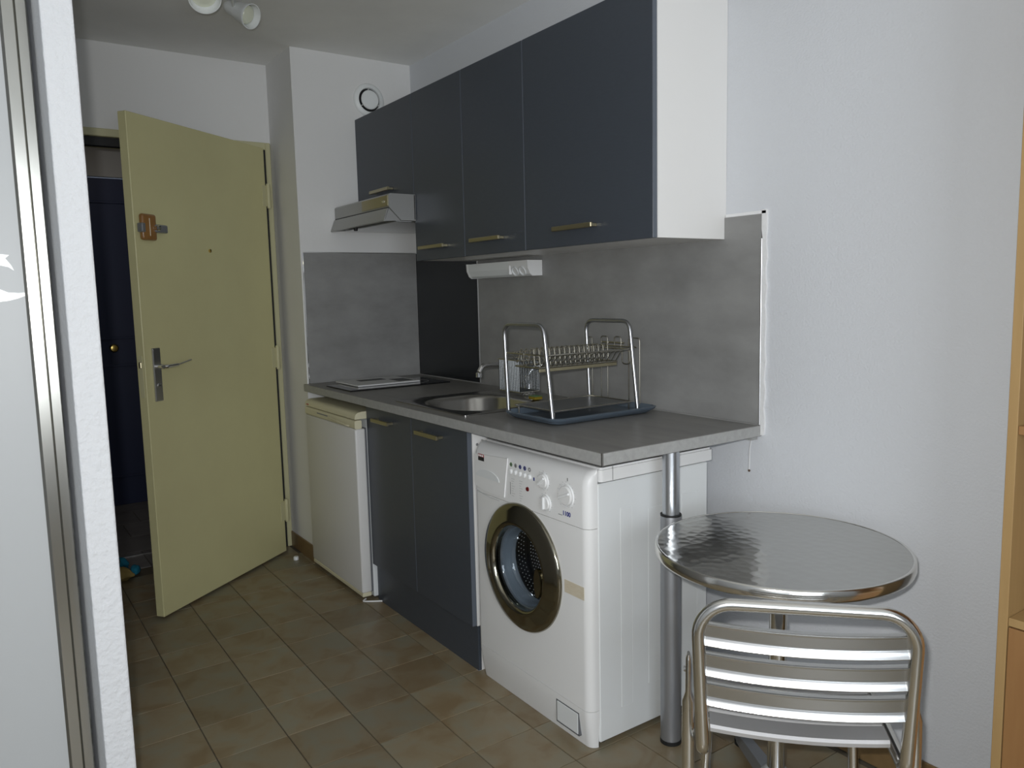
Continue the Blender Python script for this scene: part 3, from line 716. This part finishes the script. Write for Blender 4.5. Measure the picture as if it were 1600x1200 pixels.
# control panel: curves back at its top
cxm = (WX0+WX1)/2
rings = []
for z, inset in ((.6565, 0), (.775, 0), (.792, .003), (.806, .010), (.817, .020), (.824, .032)):
    rings.append([(x, min(y + inset, -.5525) if y < -.56 else y, z) for x, y in sec])
cp = obj('control_panel', loft(rings, cap0=True, cap1=True), M['appliance2'], wm, smooth=True, angle=50)
rings = []
for z, t in ((.001, .014), (.05, .006), (.100, .0), (.1165, 0)):
    rings.append([(cxm + (x-cxm)*(1-t*1.5), y + (t if y < -.56 else 0), z) for x, y in sec])
kp = obj('plinth', loft(rings, cap0=True, cap1=True), M['appliance2'], wm, smooth=True, angle=50)
fb = BM()
for a in ((1.903, 1.906, .03, .098), (2.006, 2.009, .03, .098), (1.903, 2.009, .028, .031), (1.903, 2.009, .096, .099)): bx(fb, a[0], a[1], FY-.0008, FY+.012, a[2], a[3])
obj('filter_flap', box(1.907, 2.005, FY-.002, FY+.012, .0325, .0945, .001), M['appliance'], kp)
obj('flap_gap', fb, M['gasket'], kp)
# detergent drawer
dw = obj('detergent_drawer', prism([(1.478, .785), (1.675, .797), (1.662, .740), (1.650, .668), (1.60, .665), (1.52, .668), (1.478, .678)], 'y', FY-.0025, FY+.001), M['appliance2'], cp)
obj('drawer_edge', tube([(1.6755, FY-.002, .800), (1.663, FY-.002, .740), (1.6505, FY-.002, .668)], .0018, 6), M['white_gloss'], dw, smooth=True)
obj('drawer_grip', prism([(1.485+.07*(1-math.cos(a_)), .712+.028*math.sin(a_)) for a_ in [PI*k/10 for k in range(11)]], 'y', FY-.0045, FY-.002), M['appliance'], dw)
obj('drawer_gap', tube([(1.478, FY-.0005, .664), (1.52, FY-.0005, .655), (1.57, FY-.0005, .650), (1.62, FY-.0005, .650)], .0008, 5), M['faint'], cp)
# emblem: red over black with white lettering blocks
em = obj('emblem', box(1.502, 1.537, FY-.0034, FY-.0026, .779, .7885), M['print_red'], dw)
obj('emblem_base', box(1.502, 1.537, FY-.0034, FY-.0026, .766, .7785), M['print_black'], dw)
for k in range(3): obj('emblem_mark', box(1.505+k*.0105, 1.5125+k*.0105, FY-.0040, FY-.0035, .7805, .7865), M['white_gloss'], em)
# push buttons with pictograms
cols = ['print_green', 'line', 'print_blue', 'print_blue', 'line']
for k in range(5):
    x = 1.691 + k*.0245
    obj('push_button', lathe([(0, -.007), (.006, -.007), (.0082, -.005), (.0082, .001)], (x, FY, .7595), 'y', 18), M['button'], cp, smooth=True)
    obj('pictogram', lathe([(.0072 if k != 1 else .006, -.0006), (.0035, -.0006), (.0035, 0), (.0072, 0)], (x, FY-.0003, .782), 'y', 8 if k % 2 else 6, closed=True), M[cols[k]], cp)
    if k < 4: obj('pictogram', lathe([(.0028, -.0006), (0, -.0006)], (x, FY-.0003, .782), 'y', 5), M[cols[k]], cp)
obj('pictogram', box(1.808, 1.814, FY-.0008, FY-.0001, .752, .762), M['print_blue'], cp)
obj('indicator_lamp', lathe([(0, -.004), (.006, -.003), (.0075, .001)], (1.777, FY, .7195), 'y', 20), M['led'], cp, smooth=True)
for cx_, n_ in ((1.700, 8), (1.742, 9)):
    for k in range(n_):
        z = .738 - k*.0078
        obj('text_line', box(cx_-.009, cx_+.009-.004*(k % 3), FY-.0006, FY-.0001, z-.0012, z), M['faint'], cp)
obj('text_line', box(1.683, 1.6855, FY-.0006, FY-.0001, .685, .725), M['line'], cp)
def knob(x, z, r, ang, n):
    k_ = obj('knob', lathe([(0, -.008), (r*.80, -.008), (r*.88, -.006), (r*.93, .001)], (x, FY, z), 'y', 36), M['appliance2'], cp, smooth=True)
    b = box(-r*.78, r*.78, -.0145, -.0075, -.0036, .0036, .002, 2); b.transform(Matrix.Translation((x, FY, z)) @ Matrix.Rotation(-ang, 4, 'Y'))
    obj('knob_grip', b, M['button'], k_)
    obj('knob_collar', lathe([(r*.95, -.0015), (r*1.10, -.0015), (r*1.10, .0005), (r*.95, .0005)], (x, FY, z), 'y', 40, closed=True), M['gasket'], k_, smooth=True) if False else obj('knob_collar', lathe([(r*1.00, -.004), (r*1.06, -.004), (r*1.08, .0005), (r*.97, .0005)], (x, FY, z), 'y', 40, closed=True), M['button'], k_, smooth=True)
    for q in range(n):
        a = math.radians(-50 + 280*q/(n-1)) 
        cx_, cz_ = x + r*1.24*math.cos(a), z + r*1.24*math.sin(a)
        obj('dial_tick', box(cx_-.0022, cx_+.0022, FY-.0006, FY-.0001, cz_-.0006, cz_+.0006), M['faint'], k_)
knob(1.858, .760, .024, math.radians(38), 9)
knob(1.868, .696, .024, math.radians(88), 9)
knob(1.966, .738, .032, math.radians(22), 13)
obj('dial_mark', box(1.971, 1.974, FY-.0008, FY-.0001, .781, .790), M['line'], cp)
text('speed_number', '1100', .0185, (1.966, FY-.0007, .6835), M['print_blue'], cp, bold=.0004)
obj('text_line', box(1.928, 1.946, FY-.0006, FY-.0001, .675, .677), M['line'], cp)
# door: bronze ring, glass bowl
ring = lathe([(DR, .004), (DR, -.004), (DR-.006, -.010), (DR-.022, -.013), (.150, -.022), (.142, -.024), (.134, -.019), (.131, -.006), (.131, .008), (.150, .008)], (DCX, FY-.002, DCZ), 'y', 96, closed=True)
dd = obj('door_ring', ring, M['ring'], wm, smooth=True, angle=60)
obj('door_grip', prism([(DCX+.118+.016*math.cos(t), DCZ-.012+.045*math.sin(t)) for t in [2*PI*k/20 for k in range(20)]], 'y', FY-.030, FY-.018), M['ring'], dd, smooth=True)
bowl = lathe([(.130, -.004), (.122, .0), (.119, .018), (.115, .042), (.105, .053), (.05, .059), (0, .061)], (DCX, FY, DCZ), 'y', 64, cap=False)
obj('glass_bowl', bowl, M['bowlglass'], dd, smooth=True, angle=60)
obj('gasket', lathe([(.1495, .0), (.1315, .004), (.1300, .018), (.1280, .021), (.1270, .036), (.1250, .039), (.1235, .052), (.1495, .056), (.1515, .03)], (DCX, FY+.01, DCZ), 'y', 64, closed=True), M['boot'], wm, smooth=True, angle=60)
obj('boot_ring', lathe([(.1250, .053), (.1215, .0505), (.1205, .053), (.1225, .056)], (DCX, FY+.01, DCZ), 'y', 64, closed=True), M['chrome'], wm, smooth=True)
dm = obj('drum', lathe([(.124, .057), (.150, .062), (.1505, .115), (.10, .122), (0, .110)], (DCX, FY+.01, DCZ), 'y', 64, cap=False), M['drum_back'], wm, smooth=True)
b = BM(); rnd = random.Random(3)  # white beads paint the glints of the drum perforations
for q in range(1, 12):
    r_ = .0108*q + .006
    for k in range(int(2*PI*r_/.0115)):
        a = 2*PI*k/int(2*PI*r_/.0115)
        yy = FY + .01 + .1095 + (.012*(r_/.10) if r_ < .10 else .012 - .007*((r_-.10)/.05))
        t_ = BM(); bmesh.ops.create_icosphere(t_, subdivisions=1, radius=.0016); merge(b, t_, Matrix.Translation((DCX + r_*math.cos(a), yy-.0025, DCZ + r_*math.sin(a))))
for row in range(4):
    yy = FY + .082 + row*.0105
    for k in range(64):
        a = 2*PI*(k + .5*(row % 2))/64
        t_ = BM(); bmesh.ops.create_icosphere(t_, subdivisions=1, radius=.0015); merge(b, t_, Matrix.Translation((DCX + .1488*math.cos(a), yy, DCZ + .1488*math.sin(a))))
dp = obj('drum_glints', b, M['glint_bead'], dm, smooth=True); dp['kind'] = 'stuff'
obj('tape_label', box(1.952, 2.040, FY-.0012, FY-.0002, .449, .487), M['tape'], mid)

# ------------------------------------------------------------------ round table
TX, TY, TZ = 2.52, -.37, .69
tt = thing('bistro_table', (TX, TY, 0), 'round brushed steel bistro table in the corner', 'table')
obj('table_top', lathe([(0, TZ-.0012), (.2915, TZ-.0012), (.2915, TZ-.010), (0, TZ-.012)], (TX, TY, 0), 'z', 96), M['swirl'], tt, smooth=True)
obj('table_rim', lathe([(.2915, TZ-.014), (.2915, TZ-.0008), (.2935, TZ+.0004), (.2970, TZ-.0002), (.2995, TZ-.003), (.3000, TZ-.020), (.2975, TZ-.027), (.290, TZ-.030), (.288, TZ-.026)], (TX, TY, 0), 'z', 96, closed=True), M['chair_alu'], tt, smooth=True, angle=70)
obj('top_underside', lathe([(.0, TZ-.024), (.288, TZ-.024), (.288, TZ-.014), (0, TZ-.014)], (TX, TY, 0), 'z', 64), M['gasket'], tt, smooth=True)
obj('mounting_plate', lathe([(.09, TZ-.030), (.09, TZ-.0245)], (TX, TY, 0), 'z', 40), M['alu'], tt, smooth=True)
obj('column', lathe([(.0215, .08), (.0215, TZ-.030)], (TX, TY, 0), 'z', 40), M['chair_alu'], tt, smooth=True)
obj('column_collar', lathe([(.036, .070), (.036, .10), (.022, .115)], (TX, TY, 0), 'z', 32), M['alu'], tt, smooth=True)
for a in (146, 56, 236, 326):
    a = math.radians(a); d = Vector((math.cos(a), math.sin(a), 0)); n = Vector((-d.y, d.x, 0)); C0 = Vector((TX, TY, 0))
    rs = []
    for s_, hw, z0, z1 in ((.02, .022, .045, .082), (.12, .021, .035, .068), (.22, .019, .020, .050), (.285, .018, .014, .036), (.30, .010, .014, .028)):
        c_ = C0 + d*s_; rs.append([c_ + n*hw + Vector((0, 0, z0)), c_ + n*hw*.8 + Vector((0, 0, z1)), c_ - n*hw*.8 + Vector((0, 0, z1)), c_ - n*hw + Vector((0, 0, z0))])
    ft = obj('base_foot', loft(rs, cap0=True, cap1=True), M['post_low'], tt, smooth=True)
    obj('foot_glide', lathe([(.017, .0), (.020, .004), (.020, .016), (.014, .022)], C0 + d*.28, 'z', 20), M['rubber'], ft, smooth=True)

# ------------------------------------------------------------------ aluminium chair
CH = Vector((2.8405, -.7295, 0)); CA = math.atan2(.685, .73)
ch = thing('bistro_chair', CH, 'polished aluminium slatted bistro chair pushed under the round table', 'chair', CA)
ZT = .7265; SEAT = .452
# local: x across, y forward (to the table)
xt, xb_ = .194, .181
fp = []
side = lambda s: [(s*xb_, .34, SEAT-.020), (s*xb_, .05, SEAT-.020), (s*xb_, .0, SEAT+.01), (s*xt, -.0, ZT)]
L = side(-1); Rr = side(1)
pth = fillet([(-xb_, .345, SEAT-.028), (-xb_, .0, SEAT-.028), (-xt, -.002, ZT), (xt, -.002, ZT), (xb_, .0, SEAT-.028), (xb_, .345, SEAT-.028)], .058, 10)
# tighter bends at the seat
def chair_frame():
    P = [(-xb_, .345, SEAT-.028), (-xb_, .0, SEAT-.028), (-xt, -.002, ZT), (xt, -.002, ZT), (xb_, .0, SEAT-.028), (xb_, .345, SEAT-.028)]
    P = [Vector(p) for p in P]; rad = {1: .026, 2: .062, 3: .062, 4: .026}; out = [P[0]]
    for i in range(1, 5):
        a = (P[i-1]-P[i]).normalized(); b = (P[i+1]-P[i]).normalized(); d = rad[i]/math.tan(a.angle(b)/2)
        s, e = P[i]+a*d, P[i]+b*d
        h = (a+b).normalized(); c = P[i] + h*(rad[i]/math.sin(a.angle(b)/2))
        va, vb = (s-c).normalized(), (e-c).normalized()
        for k in range(11): out.append(c + va.slerp(vb, k/10)*rad[i])
    out.append(P[-1]); return out
obj('back_frame', tube(chair_frame(), .0125, 20), M['chair_alu'], ch, smooth=True, local=True)
for s in (-1, 1):
    x = s*.2085
    pr = [(x, .050, .0), (x, .052, .44), (x, .054, .500), (x, .055, .520), (x, .056, .590), (x, .056, .598)]
    bm_ = BM(); path = [Vector(q) for q in pr]
    rg = []
    for (p_, a, c) in zip(path, (.0125, .0125, .0125, .0065, .0060, .003), (.0125, .0125, .0125, .0165, .0165, .010)):
        rg.append([p_ + Vector((a*math.cos(t), c*math.sin(t), 0)) for t in [2*PI*k/18 for k in range(18)]])
    lg = obj('rear_leg', loft(rg, bm_, True, True), M['chair_alu'], ch, smooth=True, local=True)
    obj('rivet', lathe([(0, s*.010), (.005, s*.009), (.0065, s*.005)], (x, .056, .565), 'x', 14), M['alu'], lg, smooth=True, local=True)
    obj('leg_cap', lathe([(.015, .0), (.015, .02), (.0125, .022)], (x, .050, 0), 'z', 16), M['rubber'], lg, smooth=True, local=True)
    fl_ = obj('front_leg', tube(fillet([(s*.1545, .325, SEAT-.03), (s*.160, .335, .30), (s*.172, .345, 0.004)], .05, 4), .0115, 16), M['chair_alu'], ch, smooth=True, local=True)
    obj('leg_cap', lathe([(.014, .0), (.014, .02), (.0115, .022)], (s*.172, .345, 0), 'z', 16), M['rubber'], fl_, smooth=True, local=True)
    obj('side_brace', tube(fillet([(s*.2085, .050, .16), (s*.195, .18, .17), (s*.172, .338, .16)], .03, 4), .008, 12), M['chair_alu'], ch, smooth=True, local=True)
# back slats: ribbed profile with rounded lower band, bowed to the rear
def slat(zc, hw, h=.043, bow=.016, name='back_slat'):
    pf_ = [(.0115, h/2-.004), (.0115, h/2-.0005), (-.0030, h/2-.0005), (-.0043, h/2-.0014), (-.0046, h/2-.0030), (-.0040, h/2-.0048)]
    def fy(z):
        t = (h/2 - z)/h; return -.0040 - (.0075*((t-.52)/.48)**2.2 if t > .52 else 0)
    z = h/2-.006
    while z > -h/2+.016:
        pf_ += [(fy(z)+.00034, z), (fy(z-.00125), z-.00125)]; z -= .0025
    while z > -h/2+.003:
        pf_.append((fy(z), z)); z -= .002
    pf_ += [(fy(-h/2+.002), -h/2+.0015), (fy(-h/2)+.002, -h/2), (fy(-h/2)+.005, -h/2+.001), (.002, -h/2+.009), (.010, -h/2+.014)]
    n = 24; rings = []
    for i in range(n+1):
        x = -hw + 2*hw*i/n; bw = -bow*(1-(x/hw)**2)
        rings.append([(x, y + bw + .004, zc + zz - .004*(1-(x/hw)**2)) for y, zz in pf_])
    o = obj(name, loft(rings, cap0=True, cap1=True), M['slat_alu'], ch, smooth=True, local=True, angle=40); return o
for zc, hw in ((.6655, .183), (.6055, .181), (.5465, .179)): slat(zc, hw)
# seat slats running across
for k in range(5):
    y0 = .052 + k*.062; y1 = y0 + .058
    pf_ = [(y0, SEAT-.012), (y0-.001, SEAT-.004), (y0+.004, SEAT+.001)]
    yy = y0+.008
    while yy < y1-.008 and k > 0:
        pf_ += [(yy, SEAT+.0015), (yy+.0016, SEAT+.0004)]; yy += .0034
    pf_ += [(y1-.004, SEAT+.001), (y1, SEAT-.004), (y1-.002, SEAT-.012)]
    n = 12; rg = []
    for i in range(n+1):
        x = -.166 + .332*i/n; rg.append([(x, y, z - .010*(1-(x/.166)**2)) for y, z in pf_])
    obj('seat_slat', loft(rg, cap0=True, cap1=True), M['seat_alu'], ch, smooth=True, local=True, angle=40)
obj('cross_tube', tube([(-.168, .14, SEAT-.030), (.168, .14, SEAT-.030)], .0085, 14), M['chair_alu'], ch, smooth=True, local=True)
obj('cross_tube', tube([(-.16, .325, SEAT-.034), (.16, .325, SEAT-.034)], .010, 14), M['chair_alu'], ch, smooth=True, local=True)

# ------------------------------------------------------------------ bookcase at the right edge
bs = thing('bookcase', (3.4, -.15, 0), 'beech veneer bookcase with a closed lower cupboard at the right', 'bookcase')
x0, x1, H2 = 2.985, 3.82, 2.05
for a in ((x0, x0+.018), (x1-.018, x1)): obj('side_panel', box(a[0], a[1], -.30, -.012, 0, H2, .0008), M['bookedge'], bs)
obj('back_panel', box(x0+.018, x1-.018, -.018, -.012, .04, H2-.02), M['bookwood'], bs)
for z in (.633, 1.02, 1.38, 1.72, H2-.018): obj('shelf_board', box(x0+.0185, x1-.0185, -.297, -.0185, z, z+.017, .0008), M['bookedge'] if z < .7 else M['bookwood'], bs)
for a in ((x0+.0195, 3.4), (3.4025, x1-.0195)):
    d = obj('cupboard_door', box(a[0], a[1], -.298, -.280, .06, .630, .001), M['bookwood'], bs)
    kx = 3.37 if a[0] < 3.2 else 3.43
    obj('door_knob', lathe([(0, -.022), (.010, -.020), (.012, -.014), (.006, -.006), (.006, 0)], (kx, -.298, .42), 'y', 18), M['bookedge'], d, smooth=True)
obj('base_plinth', box(x0+.018, x1-.018, -.285, -.27, 0, .058), M['bookwood'], bs)

# ------------------------------------------------------------------ air vent on the end wall
vt = thing('air_vent', (.0, -.235, 2.277), 'round white air vent high on the end wall', 'vent')
obj('vent_ring', lathe([(.080, .0), (.080, .006), (.074, .012), (.058, .016), (.055, .010), (.055, .0)], (.0005, -.235, 2.277), 'x', 64, closed=True), M['spot'], vt, smooth=True, angle=60)
obj('vent_cavity', lathe([(.0548, 0), (.0548, .002), (0, .002)], (.0005, -.235, 2.277), 'x', 48), M['rubber'], vt)
obj('vent_disc', lathe([(.044, .010), (.046, .018), (.042, .023), (0, .025)], (.0005, -.235, 2.277), 'x', 48), M['spot'], vt, smooth=True)
for a in (60, 180, 300):
    a = math.radians(a + 35); b = box(-.006, .006, -.0012, .0012, -.002, .002)
    b.transform(Matrix.Translation((.012, -.235 + .050*math.cos(a), 2.277 + .050*math.sin(a))) @ Matrix.Rotation(a, 4, 'X') @ Matrix.Scale(1, 4)); obj('vent_spoke', b, M['spot'], vt)

# ------------------------------------------------------------------ ceiling spotlight bar
cs = thing('ceiling_spotlight', (.88, -1.06, H), 'white ceiling spotlight bar with swivelling spots', 'lamp')
obj('mounting_bar', box(.60, 1.25, -1.10, -1.05, H-.028, H-.0005, .006, 2), M['spot'], cs, smooth=True)
def spot(base, head, dirn, r=.056):
    d = Vector(dirn).normalized(); q = Vector((0, 0, 1)).rotation_difference(d).to_matrix().to_4x4()
    pr = [(.0, -.085), (.020, -.085), (.026, -.070), (.027, -.040), (.036, -.015), (r-.004, .030), (r, .038), (r, .046), (r-.003, .046), (r-.006, .030), (.034, .004), (0, -.004)]
    b = lathe(pr, (0, 0, 0), 'z', 40); b.transform(Matrix.Translation(head) @ q)
    s_ = obj('spot_head', b, M['spot'], cs, smooth=True, angle=50)
    b = lathe([(0, .034), (.025, .031), (r-.0125, .022), (r-.013, .018)], (0, 0, 0), 'z', 32); b.transform(Matrix.Translation(head) @ q)
    obj('bulb_face', b, M['bulb'], s_, smooth=True)
    obj('spot_arm', tube(fillet([base, (base[0], base[1], (base[2]+head[2])/2), Vector(head) - d*.05], .02, 4), .006, 10), M['spot'], cs, smooth=True)
spot((.78, -1.10, H-.028), (.675, -1.170, 2.400), (.70, -.05, -.70))
spot((.64, -1.06, H-.028), (.487, -.975, 2.418), (.72, .42, -.41), .047)
spot((1.15, -1.07, H-.028), (1.15, -1.12, 2.36), (.3, -.6, -.7))

# ------------------------------------------------------------------ cable and nails on the wall under the worktop
cb_ = thing('wall_cable', (2.14, -.004, .80), 'short white cable hanging between two small nails on the wall', 'cable')
obj('cable', tube([(2.146, -.004, .857), (2.140, -.0045, .82), (2.138, -.004, .755)], .0013, 6), M['plaster'], cb_, smooth=True)
for x, z in ((2.146, .857), (2.138, .753)): obj('nail', lathe([(0, -.006), (.0038, -.005), (.0038, -.003), (.0015, -.0025), (.0015, 0)], (x, -.0005, z), 'y', 10), M['brownfab'], cb_, smooth=True)
